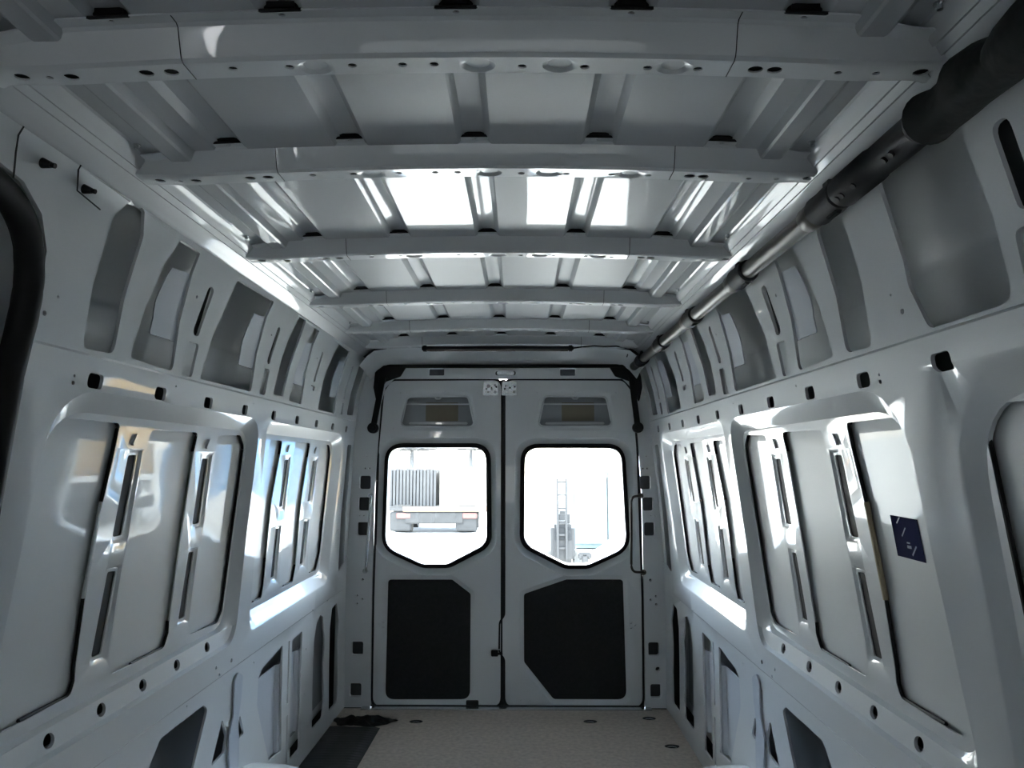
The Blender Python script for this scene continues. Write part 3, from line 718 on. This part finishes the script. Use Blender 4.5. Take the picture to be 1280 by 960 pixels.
# ------------------------------------------------------------------ blue sticker on the right skin
f = wall_map(1)
cor = [(1.693, 1.247), (1.580, 1.245), (1.569, 1.157), (1.683, 1.158)]
bm = slab(cor, [], f, .0467, .0008)
st = finish(bm, 'sticker', STICK); tag(st, 'dark blue rectangular sticker with faint pale print on the right side panel', 'sticker')
for P in ([(1.652, 1.205), (1.650, 1.203), (1.632, 1.222), (1.634, 1.224)], [(1.668, 1.232), (1.666, 1.230), (1.650, 1.244), (1.653, 1.245)], [(1.618, 1.168), (1.616, 1.165), (1.596, 1.186), (1.599, 1.188)],
          [(1.634, 1.193), (1.634, 1.190), (1.622, 1.190), (1.622, 1.193)], [(1.634, 1.186), (1.634, 1.180), (1.618, 1.180), (1.618, 1.186)]):
    finish(slab(P, [], f, .0460, .0006), 'print_mark', MARK, st)

# ------------------------------------------------------------------ sliding door side, left near
f = wall_map(-1)
bm = bmesh.new()
SP = [(.2, 1.862), (1.15, 1.862), (1.24, 1.855), (1.31, 1.828), (1.36, 1.785), (1.388, 1.73), (1.395, 1.66), (1.39, 1.56), (1.378, 1.42), (1.36, 1.2), (1.345, .8), (1.335, .3)]
for _ in range(3): SP = [SP[0]] + [q for a, b in zip(SP, SP[1:]) for q in ((a[0] * .75 + b[0] * .25, a[1] * .75 + b[1] * .25), (a[0] * .25 + b[0] * .75, a[1] * .25 + b[1] * .75))] + [SP[-1]]
tube(bm, [f(y, z, .020) for y, z in SP], .026, 12)
tag(finish(bm, 'door_opening_seal', RUBBER), 'thick black rubber seal curving round the side door opening at the left edge', 'seal')
bm = sheet([(-.3, 0), (1.60, 0), (1.60, 1.93), (-.3, 1.93)], [], lambda u, v, d: f(u, v, d + .075), None, us=(.3, .8), vs=ZL, lip=0)
tag(finish(bm, 'door_3', PAINT), kind='structure')
for P, nm in (([(1.248, 1.866), (1.234, 1.907), (1.227, 1.935), (1.232, 1.953)], 'panel_seam'), ([(1.402, 1.953), (1.399, 1.943), (1.415, 1.906), (1.501, 1.897)], 'panel_seam')):
    bm = bmesh.new(); tube(bm, [f(y, z, -.0002) for y, z in P], .0016, 6); finish(bm, nm, CAVITY, WALLS['left'][0])
# belt of small details near the left corner: slot cover and clips
for y, z in ((1.30, 1.915), (1.43, 1.915)):
    bm = bmesh.new(); p = Vector(f(y, z, -.002)); cyl(bm, p, p + Vector((.016, 0, -.004)), .010, .006, seg=14); cyl(bm, p + Vector((.014, 0, -.003)), p + Vector((.024, 0, -.006)), .005, seg=10)
    o = finish(bm, 'trim_clip', PLASTIC, origin=tuple(p)); tag(o, 'small dark trim clip on the left roof corner, ' + ('nearer the side door seal' if y < 1.4 else 'beside the second roof bow'), 'clip')

# ------------------------------------------------------------------ floor and what lies on it
cups = [(-.453, 4.06), (.47, 4.07), (.832, 3.73), (.79, 4.12)]
bm = sheet([(-.92, -.3), (.94, -.3), (.94, 4.27), (-.92, 4.27)], [ell(x, y, .036, .024, n=20) for x, y in cups], lambda u, v, d: (u, v, -d), None, lip=.012)
fl = finish(bm, 'floor', FLOORM); tag(fl, kind='structure')
where = ['in the floor by the left rear door', 'in the floor by the right rear door', 'in the floor nearer the viewer by the right wall', 'in the floor at the foot of the right rear pillar']
for (x, y), wh in zip(cups, where):
    root = empty('tie_down_ring', (x, y, -.012), 'dark recessed tie-down ring ' + wh, 'tie-down', 'tie-down rings in the floor')
    bm = bmesh.new(); r1 = [bm.verts.new((x + .036 * math.cos(a * PI / 10), y + .024 * math.sin(a * PI / 10), 0.001)) for a in range(20)]; r2 = [bm.verts.new((x + .028 * math.cos(a * PI / 10), y + .018 * math.sin(a * PI / 10), -.016)) for a in range(20)]
    for k in range(20): bm.faces.new((r1[k], r1[(k + 1) % 20], r2[(k + 1) % 20], r2[k]))
    bm.faces.new(r2); finish(bm, 'cup', CAVITY, root)
    bm = bmesh.new(); tube(bm, [(x + .022 * math.cos(a * PI / 8), y + .014 * math.sin(a * PI / 8), -.006) for a in range(16)], .003, 8, closed=True); finish(bm, 'ring', STEEL, root)
# ribbed mat
bm = bmesh.new(); n = 26
rows = []
for k in range(n * 4 + 1):
    y = 3.18 + .78 * k / (n * 4); h = .006 + .006 * max(0, math.sin(k * PI / 2 + .3))
    rows.append([bm.verts.new((x + .02 * (y - 3.2), y, z)) for x, z in ((-.90, .001), (-.90, .010), (-.84, .012), (-.80, h), (-.70, h), (-.67, .008), (-.64, .001))])
for A, B in zip(rows, rows[1:]):
    for i in range(6): bm.faces.new((A[i], A[i + 1], B[i + 1], B[i]))
for Rr in (rows[0], rows[-1]): bm.faces.new(Rr)
tag(finish(bm, 'rubber_mat', MATM), 'dirty ribbed black rubber mat along the foot of the left wall', 'mat')
# crumpled cloth
bm = bmesh.new(); bmesh.ops.create_grid(bm, x_segments=44, y_segments=26, size=1)
for v in list(bm.verts):
    x, y = v.co.x, v.co.y; r = math.hypot(x, y)
    k = 1 / max(1, r ** .9) if r > 1 else 1
    x *= k; y *= k; r = math.hypot(x, y)
    h = .028 * (1 - r * r) * (.6 + .5 * math.sin(7 * x + 3 * y) * math.cos(5 * y - 4 * x)) + .006 * math.sin(17 * x + 9 * y)
    v.co = Vector((-.725 + .165 * x * (1 + .1 * math.sin(5 * y)), 4.05 + .075 * y * (1 + .15 * math.sin(6 * x)), max(.002, .004 + h * (r < 1))))
tag(finish(bm, 'crumpled_cloth', CLOTH, ang=60), 'crumpled black cloth on the floor in the left rear corner', 'cloth')

# ------------------------------------------------------------------ cab behind the viewer (daylight comes through its windows)
def plane_sheet(outer, holes, mp, name, m=PAINT): 
    o = finish(sheet(outer, holes, mp, None, lip=.02), name, m); tag(o, kind='structure'); return o
plane_sheet([(-.95, -.05), (.95, -.05), (.95, 2.1), (-.95, 2.1)], [rp([(-.78, .80), (.78, .80), (.72, 1.30), (-.72, 1.30)], .08)], lambda u, v, d: (u, -2.0 - d, v), 'wall_front')
wf = bpy.data.objects['wall_front']
finish(slab(rp([(-.80, .78), (.80, .78), (.74, 1.32), (-.74, 1.32)], .08), [], lambda u, v, d: (u, -2.01 - d, v), 0, .005), 'windscreen_glass', TINT, wf)
for s, nm in ((-1, 2), (1, 3)):
    bm = sheet([(-2.0, 0), (-.3, 0), (-.3, 2.1), (-2.0, 2.1)], [rp([(-1.75, .85), (-.85, .85), (-.85, 1.45), (-1.55, 1.45)], .05)], lambda u, v, d: (s * (W(v) + .0 + d), u, v), None, vs=ZL, lip=.02)
    finish(slab(rp([(-1.77, .83), (-.83, .83), (-.83, 1.47), (-1.57, 1.47)], .05), [], lambda u, v, d: (s * (W(v) + .012 + d), u, v), 0, .004, vs=(1.1, 1.25, 1.4)), 'cab_door_glass', TINT, WALLS['left' if s < 0 else 'right'][0])
    finish(bm, 'cab_side', PAINT, WALLS['left' if s < 0 else 'right'][0])
bm = bmesh.new(); box(bm, (0, -1.15, 2.06), (1.9, 1.7, .02)); finish(bm, 'cab_roof', SKIN, ceil)
bm = bmesh.new(); box(bm, (0, -1.15, -.01), (1.9, 1.7, .02)); finish(bm, 'cab_floor', MATM, fl)
for x, l in ((-.45, 'left dark cab seat behind the viewer'), (.50, 'right dark cab seat behind the viewer')):
    root = empty('cab_seat', (x, -1.0, 0), l, 'seat')
    bm = bmesh.new(); box(bm, (x, -1.05, .42), (.50, .50, .16), bev=.05); finish(bm, 'seat_cushion', BOARD, root)
    bm = bmesh.new(); box(bm, (x, -.78, .80), (.50, .14, .70), Matrix.Rotation(-.12, 3, 'X'), bev=.05); finish(bm, 'backrest', BOARD, root)
    bm = bmesh.new(); box(bm, (x, -1.05, .17), (.36, .40, .34), bev=.01); finish(bm, 'seat_base', PLASTIC, root)
bm = bmesh.new(); box(bm, (0, -1.80, .64), (1.6, .34, .26), bev=.08); tag(finish(bm, 'dashboard', PLASTIC), 'dark dashboard under the windscreen behind the viewer', 'dashboard')

# outer roof, underbody and cab ends: the closed body
bm = bmesh.new(); box(bm, (0, 1.15, 2.13), (2.2, 6.5, .03)); finish(bm, 'outer_roof', SKIN, ceil)
bm = bmesh.new(); box(bm, (0, 1.15, -.10), (2.2, 6.5, .03)); finish(bm, 'underbody', CAVITY, fl)
for s_, nm in ((-1, 'left'), (1, 'right')):
    bm = bmesh.new(); box(bm, (s_ * 1.085, 2.02, 1.0), (.02, 4.7, 2.3)); finish(bm, 'outer_side', CAVITY, WALLS[nm][0])
    bm = bmesh.new(); box(bm, (s_ * 1.0, -.32, 1.0), (.19 if s_ else 0, .02, 2.3)); finish(bm, 'cavity_end', CAVITY, WALLS[nm][0])
    bm = bmesh.new(); box(bm, (s_ * .92, -1.15, 2.06), (.32, 1.72, .14)); finish(bm, 'cab_roof_rail', CAVITY, WALLS[nm][0])
bm = bmesh.new(); box(bm, (0, 4.36, 2.02), (2.2, .03, .26)); finish(bm, 'rear_roof_edge', CAVITY, ceil)
bm = bmesh.new(); box(bm, (0, 4.36, -.06), (2.2, .06, .12)); finish(bm, 'rear_sill', CAVITY, fl)

# ------------------------------------------------------------------ outside
GZ = -.67
bm = bmesh.new(); bmesh.ops.create_grid(bm, x_segments=60, y_segments=60, size=1)
for v in bm.verts:
    x, y = v.co.x * 60, v.co.y * 60 + 20
    v.co = Vector((x, y, GZ + .04 * math.sin(x * .7) * math.cos(y * .5)))
tag(finish(bm, 'snow_ground', SNOW, ang=80), 'white snowy yard seen through both rear windows', 'ground', kind='structure')
# truck seen from behind, left window
TX, TY = -2.45, 22.
root = empty('cargo_truck', (TX, TY, GZ), 'parked cargo truck with a dark ribbed load seen through the left rear window', 'truck')
bm = bmesh.new()
for k in range(15): box(bm, (TX - 1.35 + k * .1, TY + 1.0, .60), (.07, 2.2, 1.16 - .04 * (k % 3)))
box(bm, (TX - .66, TY + 1.05, .60), (1.42, 2.1, 1.06)); finish(bm, 'ribbed_container', TRKG, root)
bm = bmesh.new(); box(bm, (TX + 1.0, TY + 1.2, .62), (1.6, 2.6, 1.14), bev=.03); finish(bm, 'white_box', TRKW, root)
bm = bmesh.new(); box(bm, (TX + .15, TY + 1.2, .03), (3.4, 3.6, .12), bev=.02); finish(bm, 'flat_bed', MACHG, root)
bm = bmesh.new(); box(bm, (TX + .5, TY - .62, .03), (2.6, .05, .14), bev=.01); finish(bm, 'orange_rail', ORANGE, root)
bm = bmesh.new(); box(bm, (TX + .1, TY + .6, -.22), (1.7, 2.4, .34), bev=.03); finish(bm, 'chassis', TRKD, root)
for x in (-.88, 1.02):
    bm = bmesh.new(); box(bm, (TX + x, TY - .5, -.32), (.62, .10, .56), bev=.03); finish(bm, 'mud_flap', TRKD, root)
    bm = bmesh.new(); box(bm, (TX + x + .1, TY - .58, -.16), (.42, .05, .16), bev=.02); finish(bm, 'tail_lamp', REDL, root)
    for y in (.1, 1.5):
        bm = bmesh.new(); cyl(bm, (TX + x - .25, TY + y, GZ + .42), (TX + x + .25, TY + y, GZ + .42), .42, seg=28); cyl(bm, (TX + x - .26, TY + y, GZ + .42), (TX + x + .26, TY + y, GZ + .42), .18, seg=20); finish(bm, 'wheel', TRKD, root)
# bare trees beyond the truck
for i, (x, y, h, l) in enumerate([(-8.9, 62, 6.6, 'grey bare tree clump beyond the truck, left of the window centre'), (-4.6, 72, 7.1, 'grey bare tree clump beyond the truck, right of the window centre')]):
    root = empty('bare_tree', (x, y, GZ), l, 'tree', 'bare trees beyond the yard')
    bm = bmesh.new(); cyl(bm, (x, y, GZ), (x, y, GZ + h * .5), .3, .15, seg=10); finish(bm, 'trunk', TREEM, root)
    bm = bmesh.new()
    for k in range(240):
        a = random.uniform(0, 2 * PI); e = random.uniform(-.2, .9); r = random.uniform(1.2, 3.4)
        p = Vector((x, y, GZ + h * .45)); q = p + Vector((math.cos(a) * math.cos(e) * r * 1.3, math.sin(a) * math.cos(e) * r, math.sin(e) * r * .55 + .6)); cyl(bm, p.lerp(q, .25), q, .13, .06, seg=5)
    finish(bm, 'branches', TREEM, root)
# forklift, right window
FX, FY = .80, 12.
root = empty('forklift', (FX, FY, GZ), 'small grey forklift with a tall upright mast seen through the right rear window', 'forklift')
bm = bmesh.new()
for x in (-.07, .07): box(bm, (FX - .02 + x, FY, .46), (.035, .10, 1.30), bev=.008)
for k in range(6): box(bm, (FX - .02, FY + .01, .0 + .21 * k), (.14, .05, .03))
finish(bm, 'mast', MACHG, root)
bm = bmesh.new(); box(bm, (FX, FY + .5, .06), (.40, .9, .62), bev=.06); box(bm, (FX + .02, FY + .5, .44), (.22, .5, .26), bev=.05); finish(bm, 'body', MACHG, root)
bm = bmesh.new(); box(bm, (FX, FY + .04, .22), (.28, .02, .20), bev=.01); finish(bm, 'rear_window', PLASTIC, root)
for x in (-.25, .24):
    bm = bmesh.new(); cyl(bm, (FX + x - .06, FY + .3, GZ + .30), (FX + x + .06, FY + .3, GZ + .30), .30, seg=24); cyl(bm, (FX + x - .065, FY + .3, GZ + .30), (FX + x + .065, FY + .3, GZ + .30), .12, seg=16); finish(bm, 'wheel', TRKD, root)
bm = bmesh.new(); box(bm, (1.02, 10.6, -.30), (.10, .10, .74), bev=.02); box(bm, (1.02, 10.6, .05), (.2, .06, .1), bev=.02); tag(finish(bm, 'yard_post', MACHG), 'short grey post standing in the snow before the forklift', 'post')
bm = bmesh.new(); bmesh.ops.create_grid(bm, x_segments=30, y_segments=16, size=1)
for v in bm.verts:
    x, y = v.co.x, v.co.y; h = max(0, (1 - x * x)) * max(0, 1 - y * y)
    v.co = Vector((3.6 + 2.3 * x, 15.6 + 1.2 * y, GZ - .05 + h * (.95 + .15 * math.sin(9 * x)) ))
tag(finish(bm, 'snow_mound', SNOW, ang=70), 'low white snow mound in front of the blue stack', 'snow mound')
root = empty('covered_stack', (2.0, 18.5, GZ), 'pale blue tarpaulin-covered stack behind the snow mound in the right window', 'stack')
bm = bmesh.new(); box(bm, (2.1, 18.8, .25), (1.6, 2.0, 1.84), bev=.12); finish(bm, 'tarpaulin', BLUE, root)
bm = bmesh.new()
for x in (2.2,): tube(bm, [(x, 17.78, GZ + .02), (x, 17.77, 1.0), (x, 17.9, 1.19), (x, 19.7, 1.19)], .02, 6)
finish(bm, 'lashing_rope', MACHG, root)
BLUE2 = mat('blue_container_paint', (.10, .27, .50), rough=.5)
root = empty('blue_container', (4.8, 18.5, GZ), 'tall blue container standing beside the yard, mirrored in the left wall panel', 'container')
bm = bmesh.new(); box(bm, (4.9, 18.9, 1.3), (3.6, 2.2, 3.7), bev=.03); finish(bm, 'shell', BLUE2, root)
for x in (3.12, 4.0, 4.9, 5.8, 6.68):
    bm = bmesh.new(); box(bm, (x, 17.78, 1.3), (.08, .06, 3.6), bev=.01); finish(bm, 'post', BLUE2, root)
for x in (4.4, 5.4):
    bm = bmesh.new(); cyl(bm, (x, 17.75, -.4), (x, 17.75, 3.0), .025, seg=10); finish(bm, 'locking_bar', MACHG, root)
# yellow excavator further right: only its mirror image shows in the left wall
root = empty('excavator', (7.6, 15.5, GZ), 'yellow excavator standing to the right of the yard, mirrored in the left wall', 'excavator')
bm = bmesh.new(); box(bm, (7.6, 15.5, .9), (2.2, 3.0, 1.2), bev=.1); finish(bm, 'body', YELLOW, root)
bm = bmesh.new(); box(bm, (7.0, 14.6, 2.1), (1.0, 1.4, 1.5), bev=.1); finish(bm, 'cab', TRKG, root)
bm = bmesh.new(); box(bm, (6.0, 13.6, 3.0), (.45, .45, 3.6), Matrix.Rotation(-.5, 3, 'Y'), bev=.06); box(bm, (4.9, 13.6, 3.2), (.35, .35, 2.6), Matrix.Rotation(.5, 3, 'Y'), bev=.06); finish(bm, 'boom', YELLOW, root)
for x in (6.8, 8.4):
    bm = bmesh.new(); box(bm, (x, 15.5, -.25), (.5, 3.6, .8), bev=.3); finish(bm, 'track', TRKD, root)

# ------------------------------------------------------------------ world
w = bpy.data.worlds.new('World'); S.world = w; w.use_nodes = True
nt = w.node_tree; bg = nt.nodes['Background']
tc = nt.nodes.new('ShaderNodeTexCoord'); sx = nt.nodes.new('ShaderNodeSeparateXYZ'); rmp = nt.nodes.new('ShaderNodeValToRGB')
nt.links.new(tc.outputs['Generated'], sx.inputs[0]); nt.links.new(sx.outputs['Z'], rmp.inputs['Fac']); nt.links.new(rmp.outputs['Color'], bg.inputs['Color'])
e = rmp.color_ramp.elements
e[0].position = 0; e[0].color = (.52, .50, .47, 1)
e[1].position = .7; e[1].color = (.97, .99, 1.0, 1)
q = e.new(.10); q.color = (.50, .50, .49, 1)
q = e.new(.26); q.color = (.42, .56, .80, 1)
bg.inputs['Strength'].default_value = 13

# ------------------------------------------------------------------ camera
cam = bpy.data.cameras.new('Camera'); co = bpy.data.objects.new('Camera', cam); COL.objects.link(co)
cam.sensor_width = 36; cam.lens = 36 * 920 / 1280; cam.clip_start = .02; cam.clip_end = 300
pitch, yaw = math.atan(98 / 920), math.atan(9 / 920)
co.location = (.095, 0, 1.365); co.rotation_euler = (PI / 2 + pitch, 0, yaw)
S.camera = co
S.view_settings.view_transform = 'Standard'; S.view_settings.look = 'None'; S.view_settings.exposure = 1.5; S.view_settings.gamma = 1
S.view_settings.use_curve_mapping = False
S.cycles.max_bounces = 14; S.cycles.diffuse_bounces = 10; S.cycles.glossy_bounces = 5; S.cycles.transparent_max_bounces = 8
S.cycles.sample_clamp_indirect = 6; S.cycles.use_denoising = True
S.cycles.caustics_reflective = True
